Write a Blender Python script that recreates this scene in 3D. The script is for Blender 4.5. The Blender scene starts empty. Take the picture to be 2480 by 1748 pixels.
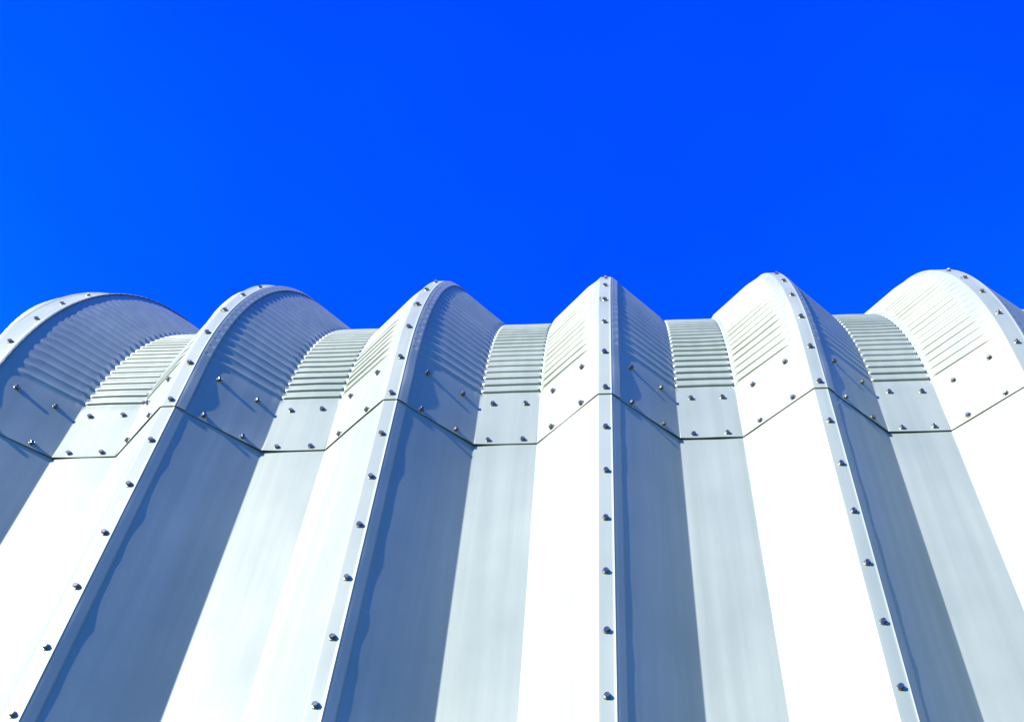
import bpy, math, random
import numpy as np
from mathutils import Vector, Matrix, Quaternion

scene = bpy.context.scene
rng = random.Random(7)
P = 0.61                       # spacing of the panels in metres; q-values below are in panel widths
SEAM_Z = 4.14                  # height of the lap between wall and roof panels

# ------------------------------------------------------------------ camera
def cam_axes(pi, ya, ro):
    cp, sp, cy, sy = math.cos(pi), math.sin(pi), math.cos(ya), math.sin(ya)
    f = Vector((sy*cp, cy*cp, sp)); r = Vector((cy, -sy, 0)); u = r.cross(f)
    cr, sr = math.cos(ro), math.sin(ro)
    return r*cr + u*sr, -r*sr + u*cr, f
FPX, PX, PY = 2605.36, 1547.34, 1363.57
cr_, cu_, cf_ = cam_axes(0.818974, 0.0125513, -0.0410079)
cam_data = bpy.data.cameras.new("camera"); cam = bpy.data.objects.new("camera", cam_data)
scene.collection.objects.link(cam); scene.camera = cam
CAM = Vector((2.117783*P, -3.0914*P, SEAM_Z - 4.16395*P))
cam.matrix_world = Matrix(((cr_.x, cu_.x, -cf_.x, CAM.x), (cr_.y, cu_.y, -cf_.y, CAM.y), (cr_.z, cu_.z, -cf_.z, CAM.z), (0, 0, 0, 1)))
cam_data.sensor_fit = 'HORIZONTAL'; cam_data.sensor_width = 36
cam_data.lens = FPX/2480*36
cam_data.shift_x = (1240-PX)/2480; cam_data.shift_y = (PY-874)/2480
cam_data.clip_start = 0.05; cam_data.clip_end = 5000

# ------------------------------------------------------------------ world and sun
SUN_EL = math.radians(22); SUN_AZ = math.radians(45.7)     # azimuth measured from -Y towards -X
to_sun = Vector((-math.sin(SUN_AZ)*math.cos(SUN_EL), -math.cos(SUN_AZ)*math.cos(SUN_EL), math.sin(SUN_EL)))
world = bpy.data.worlds.new("World"); scene.world = world; world.use_nodes = True
wn = world.node_tree; wn.nodes.clear()
out = wn.nodes.new('ShaderNodeOutputWorld'); bg = wn.nodes.new('ShaderNodeBackground')
sky = wn.nodes.new('ShaderNodeTexSky'); sky.sky_type = 'NISHITA'; sky.sun_disc = False
sky.sun_elevation = SUN_EL
sky.sun_rotation = math.atan2(to_sun.x, to_sun.y)
sky.air_density = 1.0; sky.dust_density = 0.0; sky.ozone_density = 3.0; sky.altitude = 500
tint = wn.nodes.new('ShaderNodeMixRGB'); tint.blend_type = 'MULTIPLY'; tint.inputs[0].default_value = 1
SKY_TINT = (0.001, 0.205, 3.1)
tint.inputs[2].default_value = (*SKY_TINT, 1)
bg.inputs[1].default_value = 0.10
gam = wn.nodes.new('ShaderNodeGamma'); gam.inputs[1].default_value = 0.6; wn.links.new(sky.outputs[0], gam.inputs[0])
wtc = wn.nodes.new('ShaderNodeTexCoord'); wno = wn.nodes.new('ShaderNodeTexNoise'); wno.inputs['Scale'].default_value = 5; wno.inputs['Detail'].default_value = 6; wn.links.new(wtc.outputs['Generated'], wno.inputs[0])
wmr = wn.nodes.new('ShaderNodeMapRange'); wmr.inputs['From Min'].default_value = .3; wmr.inputs['From Max'].default_value = .7; wmr.inputs['To Min'].default_value = .93; wmr.inputs['To Max'].default_value = 1.08; wn.links.new(wno.outputs[0], wmr.inputs[0])
faint = wn.nodes.new('ShaderNodeVectorMath'); faint.operation = 'SCALE'; wn.links.new(gam.outputs[0], faint.inputs[0]); wn.links.new(wmr.outputs[0], faint.inputs['Scale'])
wn.links.new(faint.outputs[0], tint.inputs[1])
sxyz = wn.nodes.new('ShaderNodeSeparateXYZ'); wn.links.new(wtc.outputs['Generated'], sxyz.inputs[0])
pale = wn.nodes.new('ShaderNodeValToRGB'); wn.links.new(sxyz.outputs['Z'], pale.inputs[0])      # sky pales towards the horizon; unseen low band made greener to fill shaded flanks
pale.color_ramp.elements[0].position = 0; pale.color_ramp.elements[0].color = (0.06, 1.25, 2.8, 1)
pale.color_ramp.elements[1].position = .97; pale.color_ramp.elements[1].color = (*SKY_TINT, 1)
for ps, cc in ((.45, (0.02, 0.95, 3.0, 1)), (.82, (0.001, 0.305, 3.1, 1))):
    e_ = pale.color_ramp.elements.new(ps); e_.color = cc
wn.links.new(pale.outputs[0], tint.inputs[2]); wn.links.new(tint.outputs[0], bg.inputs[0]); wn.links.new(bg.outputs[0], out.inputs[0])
sd = bpy.data.lights.new("sun", 'SUN'); sd.energy = 5.0; sd.angle = math.radians(0.5); sd.color = (1.0, 0.855, 0.66)
sun = bpy.data.objects.new("sun", sd); scene.collection.objects.link(sun)
sun.rotation_euler = to_sun.to_track_quat('Z', 'Y').to_euler(); sun.location = (0, 0, 30)
scene.view_settings.view_transform = 'Standard'; scene.view_settings.look = 'None'
scene.view_settings.exposure = 1.90; scene.view_settings.gamma = 1.0
scene.render.engine = 'CYCLES'
scene.render.resolution_x = 1024; scene.render.resolution_y = 721

# ------------------------------------------------------------------ materials
def new_mat(name):
    m = bpy.data.materials.new(name); m.use_nodes = True
    return m, m.node_tree, m.node_tree.nodes['Principled BSDF']
def coated_steel():
    m, nt, b = new_mat('coated_steel'); N = nt.nodes.new; L = nt.links.new
    tc = N('ShaderNodeTexCoord')
    mp = N('ShaderNodeMapping'); mp.inputs['Scale'].default_value = (26, 26, 0.8); L(tc.outputs['Object'], mp.inputs[0])
    st = N('ShaderNodeTexNoise'); st.inputs['Scale'].default_value = 1.0; st.inputs['Detail'].default_value = 4; L(mp.outputs[0], st.inputs[0])
    cl = N('ShaderNodeTexNoise'); cl.inputs['Scale'].default_value = 2.3; cl.inputs['Detail'].default_value = 3; L(tc.outputs['Object'], cl.inputs[0])
    gr = N('ShaderNodeTexNoise'); gr.inputs['Scale'].default_value = 330; gr.inputs['Detail'].default_value = 2; L(tc.outputs['Object'], gr.inputs[0])
    mx = N('ShaderNodeMath'); mx.operation = 'MULTIPLY'; L(st.outputs[0], mx.inputs[0]); L(cl.outputs[0], mx.inputs[1])
    rp = N('ShaderNodeValToRGB'); L(mx.outputs[0], rp.inputs[0])
    rp.color_ramp.elements[0].position = 0.12; rp.color_ramp.elements[0].color = (0.142, 0.187, 0.174, 1)
    rp.color_ramp.elements[1].position = 0.42; rp.color_ramp.elements[1].color = (0.190, 0.236, 0.220, 1)
    L(rp.outputs[0], b.inputs['Base Color'])
    rr = N('ShaderNodeMapRange'); rr.inputs['From Min'].default_value = 0.3; rr.inputs['From Max'].default_value = 0.7
    rr.inputs['To Min'].default_value = 0.48; rr.inputs['To Max'].default_value = 0.52
    L(cl.outputs[0], rr.inputs[0]); L(rr.outputs[0], b.inputs['Roughness'])
    b.inputs['Metallic'].default_value = 0.2
    b.inputs['Specular IOR Level'].default_value = 0.35
    bp = N('ShaderNodeBump'); bp.inputs['Strength'].default_value = 0.10; bp.inputs['Distance'].default_value = 0.0006
    L(gr.outputs[0], bp.inputs['Height'])
    b2 = N('ShaderNodeBump'); b2.inputs['Strength'].default_value = 0.25; b2.inputs['Distance'].default_value = 0.006
    L(cl.outputs[0], b2.inputs['Height']); L(bp.outputs[0], b2.inputs['Normal']); L(b2.outputs[0], b.inputs['Normal'])
    return m
def zinc():
    m, nt, b = new_mat('zinc_plated_steel'); N = nt.nodes.new; L = nt.links.new
    tc = N('ShaderNodeTexCoord'); n = N('ShaderNodeTexNoise'); n.inputs['Scale'].default_value = 160; L(tc.outputs['Object'], n.inputs[0])
    rp = N('ShaderNodeValToRGB'); L(n.outputs[0], rp.inputs[0])
    rp.color_ramp.elements[0].color = (0.10, 0.11, 0.10, 1); rp.color_ramp.elements[1].color = (0.26, 0.28, 0.26, 1)
    L(rp.outputs[0], b.inputs['Base Color']); b.inputs['Metallic'].default_value = 1.0; b.inputs['Roughness'].default_value = 0.33
    return m
def dark_rubber():
    m, nt, b = new_mat('dark_swarf'); b.inputs['Base Color'].default_value = (0.03, 0.035, 0.03, 1); b.inputs['Roughness'].default_value = 0.5
    return m
def tinted_ground():  # unseen ground, dark teal chosen for the light it bounces onto the panels
    m, nt, b = new_mat('teal_ground'); N = nt.nodes.new; L = nt.links.new
    tc = N('ShaderNodeTexCoord')
    n = N('ShaderNodeTexNoise'); n.inputs['Scale'].default_value = 40; n.inputs['Detail'].default_value = 8; L(tc.outputs['Object'], n.inputs[0])
    v = N('ShaderNodeTexNoise'); v.inputs['Scale'].default_value = 0.5; v.inputs['Detail'].default_value = 4; L(tc.outputs['Object'], v.inputs[0])
    a = N('ShaderNodeMath'); a.operation = 'MULTIPLY'; L(n.outputs[0], a.inputs[0]); L(v.outputs[0], a.inputs[1])
    rp = N('ShaderNodeValToRGB'); L(a.outputs[0], rp.inputs[0])
    rp.color_ramp.elements[0].position = 0.1; rp.color_ramp.elements[0].color = (0.03, 0.06, 0.045, 1)
    rp.color_ramp.elements[1].position = 0.4; rp.color_ramp.elements[1].color = (0.06, 0.11, 0.085, 1)
    L(rp.outputs[0], b.inputs['Base Color']); b.inputs['Roughness'].default_value = 0.95
    return m
STEEL, ZINC, SWARF, GROUND_MAT = coated_steel(), zinc(), dark_rubber(), tinted_ground()

col = scene.collection
def link(name, me, mat, parent=None):
    o = bpy.data.objects.new(name, me)
    if mat and not me.materials: me.materials.append(mat)
    col.objects.link(o); o.parent = parent
    return o

# ------------------------------------------------------------------ ground
def make_ground():
    n = 60; R = 900
    g = np.sinh(np.linspace(-5, 5, n))/np.sinh(5)*R
    v = [(x, y, 0.03*math.sin(x*.7)*math.cos(y*.5)) for y in g for x in g]
    f = [(j*n+i, j*n+i+1, (j+1)*n+i+1, (j+1)*n+i) for j in range(n-1) for i in range(n-1)]
    me = bpy.data.meshes.new('ground'); me.from_pydata(v, [], f)
    o = link('ground', me, GROUND_MAT); o['kind'] = 'structure'
make_ground()

# ------------------------------------------------------------------ arch geometry (panel widths)
C, EW, D, R0, H0 = 0.0626, 0.31665, 0.27641, 2.7208, 0.34889
RIB0, RIBP, BT0, BTP = 0.45804, 0.069414, 0.04855, 0.30863
AMAX = math.radians(74)
dC = {0: -.0111, 1: .0095, 2: -.0024, 3: -.0034, 4: .0004, 5: .11}
dV = {-1: .0024, 0: -.0018, 1: .0097, 2: -.0024, 3: -.0009, 4: .105}
def xc(k): return k + dC.get(k, 0.0)            # left edge of each crest
CWR = {4: .030}; CWL = {-1: .052}; DD = {-1: -.016, 2: -.005, 3: -.009, 4: -.020}
def cw(k): return C + CWL.get(k, 0) + CWR.get(k, 0)       # the first ridge has a wide double lap
def xl(k): return xc(k) - CWL.get(k, 0)
def dr(k): return D + DD.get(k, 0)
SMAX = H0 + R0*AMAX
RUN = 3.2                                     # straight roof slope above the eave curve
def arch(depth, s):
    """point and outward normal in the Y-Z plane; depth = distance outward from the valley plane, s = arc length on the valley plane"""
    s = np.asarray(s, float); a = np.clip((s-H0)/R0, 0, AMAX)
    extra = np.maximum(0, s-SMAX); low = np.minimum(s, H0)
    r = R0 + depth
    y = R0 - r*np.cos(a) + extra*np.sin(a)
    z = low + np.sin(a)*r + extra*np.cos(a)
    y = np.where(s <= H0, -depth, y)
    return y, z, np.stack([-np.cos(a), np.sin(a)], -1)

def noise1(seed, per, amp):
    r = np.random.RandomState(seed); ph = r.rand(4)*6.28; fr = np.array([1, 1.7, 2.9, 4.3])/per; am = amp*np.array([1, .6, .4, .25])/2.25
    return lambda s: sum(am[i]*np.sin(2*math.pi*fr[i]*s+ph[i]) for i in range(4))

def smooth(a, b, t):
    t = np.clip((t-a)/(b-a), 0, 1); return t*t*(3-2*t)

MM = 0.001/P
def profile(k, roof=True):
    """polyline of one panel across its width: start tucked under the neighbour's crest, flank, valley, flank, crest, lip.
    returns columns: x, depth, nx, nd, zone, t (0..1 in the zone)"""
    x0 = xc(k); x1 = xl(k+1); v0 = k+C+EW+dV.get(k, 0); v1 = k+1-EW+dV.get(k, 0)
    under = (1.9 if roof else 1.0)*MM
    al = math.atan2(D, EW)
    lip = 0.010 if k == -2 else 0.050
    corners = [(x0+0.006, dr(k)-under), (x0+C+CWR.get(k, 0)-.0015, dr(k)-under), (v0, 0), (v1, 0), (x1, dr(k+1)), (x1+cw(k+1), dr(k+1)), (x1+cw(k+1)+lip*math.cos(al), dr(k+1)-lip*math.sin(al))]
    rad = [0, .010, .009, .009, .007, .004, 0]
    zones = ['hid', 'fr', 'val', 'fl', 'crest', 'lip']
    nseg = {'hid': 2, 'fr': 30, 'val': 26, 'fl': 30, 'crest': 6, 'lip': 8}
    pts = []
    A = [np.array(c) for c in corners]
    for i, z in enumerate(zones):
        a, b = A[i], A[i+1]; d = b-a; Ln = np.linalg.norm(d); d = d/Ln; n = np.array([-d[1], d[0]])
        r0 = rad[i]; r1 = rad[i+1]
        def tl(j):
            if rad[j] == 0: return 0
            u = (A[j]-A[j-1]); u = u/np.linalg.norm(u); w = (A[j+1]-A[j]); w = w/np.linalg.norm(w)
            return rad[j]*math.tan(abs(math.acos(max(-1, min(1, u@w))))/2)
        ta, tb = tl(i), tl(i+1)
        m = nseg[z]
        tt = np.linspace(0, 1, m+1)
        if z == 'val': tt = np.sort(np.concatenate([np.linspace(0, .10, 8), np.linspace(.14, .86, 12), np.linspace(.90, 1, 8)]))
        if z == 'fr': tt = np.sort(np.concatenate([np.linspace(0, .3, 14), np.linspace(.36, .88, 10), np.linspace(.90, 1, 9)]))
        if z == 'fl': tt = 1-np.sort(np.concatenate([np.linspace(0, .3, 14), np.linspace(.36, .88, 10), np.linspace(.90, 1, 9)]))[::1]; 
        tt = np.sort(tt)
        for t in tt:
            p = a+d*(ta+(Ln-ta-tb)*t)
            pts.append((p[0], p[1], n[0], n[1], z, (ta+(Ln-ta-tb)*t)/Ln))
        if i < 5 and rad[i+1] > 0:           # rounded bend
            dn = A[i+2]-A[i+1]; dn = dn/np.linalg.norm(dn); nn = np.array([-dn[1], dn[0]])
            s0 = A[i+1]-d*tb; cen_sign = 1 if d[0]*dn[1]-d[1]*dn[0] > 0 else -1
            cen = s0 + n*rad[i+1]*cen_sign
            for q in (.2, .4, .6, .8):
                nv = n*(1-q)+nn*q; nv = nv/np.linalg.norm(nv)
                p = cen - nv*rad[i+1]*cen_sign
                pts.append((p[0], p[1], nv[0], nv[1], 'bend%d' % i, q))
    return pts

def shell(name, X, Y, Z, NX, NY, NZ, th, mat, parent):
    """grid sheet (rows along s, columns across) with real thickness"""
    nr, nc = X.shape
    top = np.stack([X, Y, Z], -1); bot = top - np.stack([NX, NY, NZ], -1)*th
    V = np.concatenate([top.reshape(-1, 3), bot.reshape(-1, 3)])
    i, j = np.meshgrid(np.arange(nr-1), np.arange(nc-1), indexing='ij'); a = (i*nc+j).ravel()
    f1 = np.stack([a, a+1, a+nc+1, a+nc], -1); off = nr*nc
    f2 = np.stack([a+off, a+nc+off, a+nc+1+off, a+1+off], -1)
    def strip(idx, flip):
        p, q = idx[:-1], idx[1:]
        return np.stack([q, p, p+off, q+off] if flip else [p, q, q+off, p+off], -1)
    e1 = strip(np.arange(nc), True); e2 = strip((nr-1)*nc+np.arange(nc), False)
    e3 = strip(np.arange(nr)*nc, False); e4 = strip(np.arange(nr)*nc+nc-1, True)
    F = np.concatenate([f1, f2, e1, e2, e3, e4])
    me = bpy.data.meshes.new(name)
    me.vertices.add(len(V)); me.vertices.foreach_set('co', V.ravel())
    me.loops.add(F.size); me.loops.foreach_set('vertex_index', F.ravel().astype(np.int32))
    me.polygons.add(len(F)); me.polygons.foreach_set('loop_start', np.arange(0, F.size, 4, dtype=np.int32)); me.polygons.foreach_set('loop_total', np.full(len(F), 4, np.int32))
    me.update(calc_edges=True)
    sm = np.zeros(len(F), bool); sm[:len(f1)+len(f2)] = True
    me.polygons.foreach_set('use_smooth', sm); 
    n1 = len(f1)+len(f2)
    # sharp border edges so the shading of the sheet stays clean
    me.update(); me.validate()
    o = link(name, me, mat, parent)
    return o

SEG = ['hid', 'fr', 'val', 'fl', 'crest', 'lip']
def build_panel(k, roof, parent):
    pr = profile(k, roof); n = len(pr)
    if k == -2: pr = [p for p in pr if p[4] not in ('hid', 'fr', 'bend0', 'bend1')]      # the end panel of the row starts at its valley
    n = len(pr)
    px = np.array([p[0] for p in pr]); pd = np.array([p[1] for p in pr]); nx = np.array([p[2] for p in pr]); nd = np.array([p[3] for p in pr])
    zone = [p[4] for p in pr]; t = np.array([p[5] for p in pr])
    if roof:
        nrib = int((SMAX-RIB0)/RIBP)
        s = np.concatenate([[0, .004, .02, .05, .1, .16, .22, .28, .33, .37, .40], (RIB0+(np.arange(nrib)[:, None]+np.array([-.5, -.4, -.3, -.22, -.19, -.17, -.155, -.135, -.10, -.06, -.02, 0, .035, .09, .16, .24, .33, .42])[None, :])*RIBP).ravel(), SMAX+np.linspace(.05, RUN, 8)])
    else:
        s = np.concatenate([np.arange(-SEAM_Z/P, -0.01, .045), [0.0, .15, .40]])
    S = s[:, None]*np.ones((1, n))
    T = t[None, :]; Z_ = np.zeros_like(S)
    disp = Z_.copy()                          # displacement along the profile normal
    zmask = lambda z: np.array([zz == z for zz in zone])[None, :]
    seed = (k+20)*7 + (3 if roof else 0)
    if roof:
        ph = (S-RIB0)/RIBP; fr_ = ph-np.round(ph)               # -.5 .. .5 around each rib
        inr = (ph > -.5) & (ph < nrib-.5)
        idx = np.round(ph); jit = 1+.12*np.sin(idx*12.9+k*3.1)
        # valley: raised round bead, steep underside
        bead = np.where(fr_ < 0, np.sqrt(np.clip(1-(fr_/.175)**2, 0, 1)), 1-smooth(0.0, .34, fr_))
        bead = bead*inr
        A = 7.4*MM*jit
        endv = smooth(.0, .055, T)*(1-smooth(.945, 1.0, T))
        disp += zmask('val')*A*(bead-.5*smooth(-.9, -.3, ph))*np.sqrt(np.clip(endv, 0, 1))
        # flanks: pleats that fade out below the crest
        u_fr = 1-T; u_fl = T                                     # 0 at valley, 1 at crest
        ud = np.mod(-ph, 1.0); saw = np.where(ph < -1, 0, np.sqrt(np.clip(1-(ud/.19)**2, 0, 1)) + np.where(ph < 0, 0, np.clip((ud-.19)/.81, 0, 1)**1.6))*(ph < nrib-1)
        sawf = np.where(ph < -1, 0, (1-ud)**3 + np.where(ph < 0, 0, ud**2.5))*(ph < nrib-1)
        wob = 1+.10*np.sin(idx*7.7+k)
        def flank_amp(u, top, fw):
            return smooth(.015, .10, u)*(1-smooth(top-fw, top, u))*(1-.2*u)
        disp += zmask('fr')*5.4*MM*(sawf*jit-.5*smooth(-1.0, -.3, ph))*(flank_amp(u_fr, .86+.03*np.sin(idx*5.1), .16) if k == -1 else flank_amp(u_fr, 1.0, .02))
        disp += zmask('fl')*(1.0 if k == -2 else 7.4)*MM*saw*flank_amp(u_fl, .97, .24)*jit*wob
        # crimped corners of the valley
        dent = np.where(fr_+.22 < 0, smooth(-.45, -.22, fr_), 1-smooth(-.22, .2, fr_))*inr
        near_v = np.zeros(n)
        for c_i, zz in enumerate(zone):
            if zz in ('bend1', 'bend2'): near_v[c_i] = 1
            if zz == 'val': near_v[c_i] = max(0, 1-min(t[c_i], 1-t[c_i])/.035)
            if zz == 'fr': near_v[c_i] = max(0, 1-(1-t[c_i])/.05)
            if zz == 'fl': near_v[c_i] = max(0, 1-t[c_i]/.05)
        disp -= near_v[None, :]*5.2*MM*dent*jit
        disp += near_v[None, :]*2.2*MM*bead
        hump, hc, hw = {-2: (40, .74, .22), -1: (34, .60, .33)}.get(k, (0, .5, .3))      # the first flanks bulge outwards above the lap
        disp += zmask('fl')*hump*MM*np.exp(-((T-hc)/hw)**2)*smooth(.45 if k == -2 else .9, 1.3 if k == -2 else 1.6, S)
        # lip: faint dents and a wandering stand-off
        dlip = np.exp(-((T-.5)/.2)**2)*np.exp(-(fr_/.13)**2)*inr
        disp -= zmask('lip')*1.3*MM*dlip
        edge_w = np.exp(-(fr_/.25)**2)*inr
        disp += zmask('lip')*.8*MM*edge_w*T
        # opening of the lap at the lower edge
        dec = np.exp(-S/.10)
        vl_open = {0: 9, 1: 7, 2: 5, 3: 4}.get(k, 5)
        disp += (.8+1.0*zmask('fl')+.8*zmask('val'))*MM*np.exp(-S/.06)
        disp += zmask('val')*vl_open*.55*MM*dec*np.exp(-T/.22)
        disp += (zmask('fr')*np.exp(-(1-T)/.35)+zmask('bend1'))*vl_open*.55*MM*dec
    big = noise1(seed, 1.7, 1.0*MM); b2 = noise1(seed+1, .9, 1.0*MM)
    # oil-canning of the flats
    belly = zmask('val')*np.sin(np.pi*T)+.35*zmask('fr')*np.sin(np.pi*T)+zmask('fl')*np.sin(np.pi*T)
    disp += belly*(1.3*big(S+px[None, :]*.9)+.6*b2(S*1.3-px[None, :]))
    # lip stand-off, held close at each bolt
    lipn = noise1(seed+2, .55, 1.0)
    btd = np.abs(np.mod((S-BT0)/BTP+.5, 1)-.5)*2
    standoff = (0.25+.35*btd*np.clip(1+lipn(S)*1.8, .1, 2.8))*MM
    if roof: standoff = (1.9+.7*btd)*MM + 2.2*MM*np.exp(-((S-.20)/.09)**2) + .3*MM*smooth(.36, .48, S)
    disp += zmask('lip')*standoff*(.5*T+.5*smooth(0, .25, T) if roof else smooth(0, .25, T)) + zmask('bend4')*.4*MM
    base = 2.4*MM if roof else 0.0              # the roof panels lap over the wall panels
    if not roof: disp -= 1.2*MM*smooth(-.001, .12, S)
    depth = pd[None, :]+nd[None, :]*disp+base
    x = px[None, :]+nx[None, :]*disp + 0*S
    y, z, nn = arch(depth, S)
    NX = nx[None, :]+0*S; NY = nd[None, :]*nn[..., 0]; NZ = nd[None, :]*nn[..., 1]
    return shell('roof_panel' if roof else 'wall_panel', x*P, y*P, z*P+SEAM_Z, NX, NY, NZ, .0011, STEEL, parent)

building = bpy.data.objects.new('metal_building', None); col.objects.link(building)
building['label'] = 'white corrugated steel building with deep bolted ribs and a curved ribbed eave under blue sky'
building['category'] = 'building'
roof_p, wall_p = {}, {}
for k in range(-2, 8):
    roof_p[k] = build_panel(k, True, building)
    wall_p[k] = build_panel(k, False, building)

# rear half of the shell and the concrete sill, never seen up close
def rear_shell():
    prof = []
    for k in range(-2, 8):
        prof += [(xc(k), D), (xc(k)+C, D), (k+C+EW, 0), (k+1-EW, 0)]
    prof.append((xc(8), D))
    s = np.concatenate([[-SEAM_Z/P], np.linspace(0, SMAX, 24), [SMAX+RUN-.02]])
    px = np.array([p[0] for p in prof])[None, :]; pd = np.array([p[1] for p in prof])[None, :]
    S = s[:, None]*np.ones_like(px)
    y, z, nn = arch(pd+0*S, S)
    yr = arch(np.array(0.0), np.array(SMAX+RUN))[0]
    Y = 2*yr - y
    one = np.ones_like(S)
    shell('rear_shell', (px*one)[:, ::-1]*P, Y[:, ::-1]*P, z[:, ::-1]*P+SEAM_Z, 0*S, (-nn[..., 0])[:, ::-1], nn[..., 1][:, ::-1], .0013, STEEL, building)
rear_shell()
def bm_from(name, v, f, mat, parent, smooth_=False):
    me = bpy.data.meshes.new(name); me.from_pydata(v, [], f); me.update()
    if smooth_: me.polygons.foreach_set('use_smooth', [True]*len(f))
    return link(name, me, mat, parent)
def sill():
    x0, x1 = -2.2*P, 8.2*P; y0, y1, h = -.35*P, .35*P, .12
    v = [(x0, y0, -.1), (x1, y0, -.1), (x1, y1, -.1), (x0, y1, -.1), (x0, y0, h), (x1, y0, h), (x1, y1-.0, h), (x0, y1, h)]
    f = [(0, 1, 5, 4), (1, 2, 6, 5), (2, 3, 7, 6), (3, 0, 4, 7), (4, 5, 6, 7)]
    bm_from('base_sill', v, f, GROUND_MAT, building)
sill()

# ------------------------------------------------------------------ bolts
def bolt_mesh():
    v, f = [], []
    def ring(n, r, z, ph=0):
        i = len(v)
        for a in range(n): v.append((r*math.cos(2*math.pi*a/n+ph), r*math.sin(2*math.pi*a/n+ph), z))
        return list(range(i, i+n))
    def bridge(a, b):
        n = len(a)
        for i in range(n): f.append((a[i], a[(i+1) % n], b[(i+1) % n], b[i]))
    N = 24
    r0 = ring(N, .0093, 0); r1 = ring(N, .0093, .0012); r2 = ring(N, .0084, .0021); r3 = ring(N, .0068, .0024)
    bridge(r0, r1); bridge(r1, r2); bridge(r2, r3); f.append(tuple(r3))
    h0 = ring(6, .0070, .0022); h1 = ring(6, .0070, .0078); h2 = ring(6, .0062, .0088)
    bridge(h0, h1); bridge(h1, h2)
    c1 = ring(6, .0050, .0088); bridge(h2, c1); c2 = ring(6, .0045, .0083); bridge(c1, c2); f.append(tuple(c2))
    me = bpy.data.meshes.new('bolt'); me.from_pydata(v, [], f); me.materials.append(ZINC); me.update()
    return me
BOLT = bolt_mesh()
def frame_at(x, depth, s, side):
    """world position and normal on the outer surface. side: 0 flat, +1 flank facing right, -1 flank facing left"""
    y, z, nn = arch(np.array(depth), np.array(s))
    al = math.atan2(D, EW)
    if side == 0: n = Vector((0, float(nn[0]), float(nn[1])))
    else: n = Vector((side*math.sin(al), math.cos(al)*float(nn[0]), math.cos(al)*float(nn[1])))
    return Vector((x*P, float(y)*P, float(z)*P+SEAM_Z)), n.normalized()
spots = []      # (position, normal, panel key, roof?)
SB = BTP
for k in range(-2, 8):
    # row along the crest of ridge k+1 (this panel is on top)
    xcr = xc(k+1)+C/2-(.01 if k == -2 else 0)+(.009 if k == 3 else 0)
    j = -13
    while True:
        tcr = BT0+j*BTP                       # arc length on the crest
        sv = tcr if tcr <= H0 else H0+(tcr-H0)*R0/(R0+D)
        if sv > SMAX or j > 5: break
        roof = sv > 0
        p, n = frame_at(xcr+rng.uniform(-.0025, .0025), dr(k+1)+(2.4*MM if roof else 0)+(.4*MM if (roof and j == 0) else 0), sv+rng.uniform(-.003, .003), 0)
        spots.append((p, n, k, roof, j, 'crest')); j += 1
    v0 = k+C+EW+dV.get(k, 0); v1 = k+1-EW+dV.get(k, 0); x0 = xc(k)+C+CWR.get(k, 0); x1 = xl(k+1)
    for row, s in enumerate((.030, .334)):
        if k == -2: continue
        ex = (2.4+(.5 if row == 0 else 0))*MM
        jt = lambda: rng.uniform(-.004, .004)
        for fq in (.232, .760):
            spots.append((*frame_at(v0+(v1-v0)*fq+jt(), ex, s+jt(), 0), k, True, row, 'valley'))
        for fq in (.285, .750):
            dp = D*(1-fq); al = math.atan2(D, EW); xx = x0+(v0-x0)*fq+jt()
            dp = dr(k)*(1-(xx-x0)/(v0-x0))
            p, n = frame_at(xx+ex*math.sin(al), dp+ex*math.cos(al)-1.9*MM*(1-fq), s+jt(), 1)
            spots.append((p, n, k, True, row, 'flank'))
        for fq in (.262, .733):
            al = math.atan2(D, EW); xx = v1+(x1-v1)*fq+jt(); dp = dr(k+1)*(xx-v1)/(x1-v1)
            p, n = frame_at(xx-ex*math.sin(al), dp+ex*math.cos(al), s+jt(), -1)
            spots.append((p, n, k, True, row, 'flank'))
def project(p):
    d = p-CAM; w = d.dot(cf_)
    if w <= 0: return None
    return PX+FPX*d.dot(cr_)/w, PY-FPX*d.dot(cu_)/w
def seen(p, n):
    q = project(p)
    return q and -20 < q[0] < 2500 and -20 < q[1] < 1768 and n.dot((CAM-p).normalized()) > 0.02
order = sorted(spots, key=lambda a: (0 if seen(a[0], a[1]) else 1, (a[0]-CAM).length))
rest_v, rest_f = [], []
bv = [v.co.copy() for v in BOLT.vertices]; bf = [tuple(f.vertices) for f in BOLT.polygons]
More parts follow.
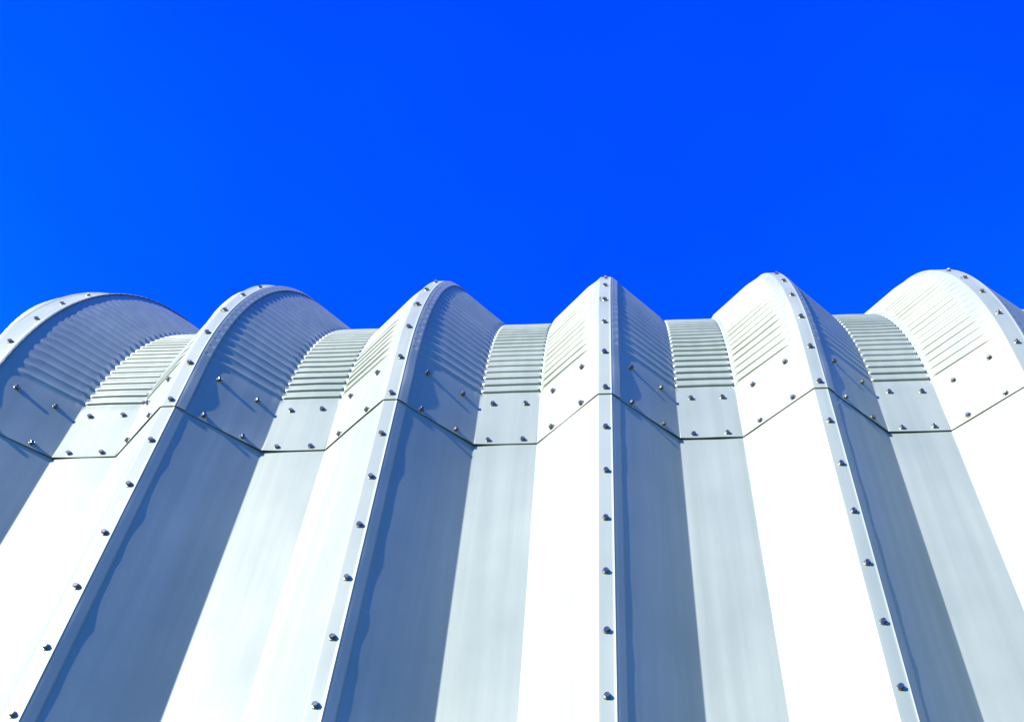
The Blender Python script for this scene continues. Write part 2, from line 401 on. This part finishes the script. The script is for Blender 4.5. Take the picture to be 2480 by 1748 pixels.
for i, (p, n, k, roof, j, kind) in enumerate(order):
    tilt = Quaternion((rng.gauss(0, 1), rng.gauss(0, 1), 0), rng.gauss(0, math.radians(2.5))) if True else None
    M = Matrix.Translation(p+n*.0002) @ n.to_track_quat('Z', 'Y').to_matrix().to_4x4() @ Matrix.Rotation(rng.uniform(0, 6.28), 4, 'Z') @ Matrix.Rotation(rng.gauss(0, math.radians(2.2)), 4, 'X')
    if i < 100 and seen(p, n):
        b = bpy.data.objects.new('bolt', BOLT); col.objects.link(b)
        b.parent = (roof_p if roof else wall_p)[k]; b.matrix_world = M
        b['group'] = 'hex bolts along the laps of the steel panels'
    else:
        o = len(rest_v); rest_v += [M @ c for c in bv]; rest_f += [tuple(a+o for a in f) for f in bf]
me = bpy.data.meshes.new('bolt'); me.from_pydata([tuple(v) for v in rest_v], [], rest_f); me.update()
o = link('bolt', me, ZINC, building); o['kind'] = 'stuff'

# curls of drilling swarf caught under the third bolt above each lap
def curl(p, n, k, w, seed):
    r = random.Random(seed)
    up = Vector((0, 0, 1)); e2 = (up-n*up.dot(n)).normalized(); e1 = e2.cross(n).normalized()
    a0, a1 = math.radians(-60), math.radians(-235)
    pts = []
    for i in range(19):
        q = i/18; a = a0+(a1-a0)*q; rr = .0125+.010*q**2*w
        pts.append(p+e1*(rr*math.cos(a)) + e2*(rr*math.sin(a)*(1.15+.5*q*w)) + n*(.0012+.003*math.sin(q*3)))
    v, f = [], []; m = 6
    for i, c in enumerate(pts):
        tdir = (pts[min(i+1, 18)]-pts[max(i-1, 0)]).normalized(); b = tdir.cross(n).normalized(); c2 = b.cross(tdir)
        for s_ in range(m):
            an = 2*math.pi*s_/m; rad = .00075
            v.append(c+b*math.cos(an)*rad+c2*math.sin(an)*rad)
        if i:
            o_ = (i-1)*m
            for s_ in range(m): f.append((o_+s_, o_+(s_+1) % m, o_+m+(s_+1) % m, o_+m+s_))
    bm_from('metal_curl', [tuple(x) for x in v], f, SWARF, roof_p[k], True)
for (p, n, k, roof, j, kind) in spots:
    if kind == 'crest' and j == 3 and k in (-1, 0, 1): curl(p, n, k, {1: 1.0, 0: .45, -1: .3}[k], k)
    if kind == 'crest' and j == 4 and k == 3: curl(p, n, k, .3, k)
for (p, n, k, roof, j, kind) in spots:
    if kind == 'crest' and j in (-3, 0, 4) and k in (-1, 1, 2): q = project(p); print('bolt', k, j, [round(c) for c in q])
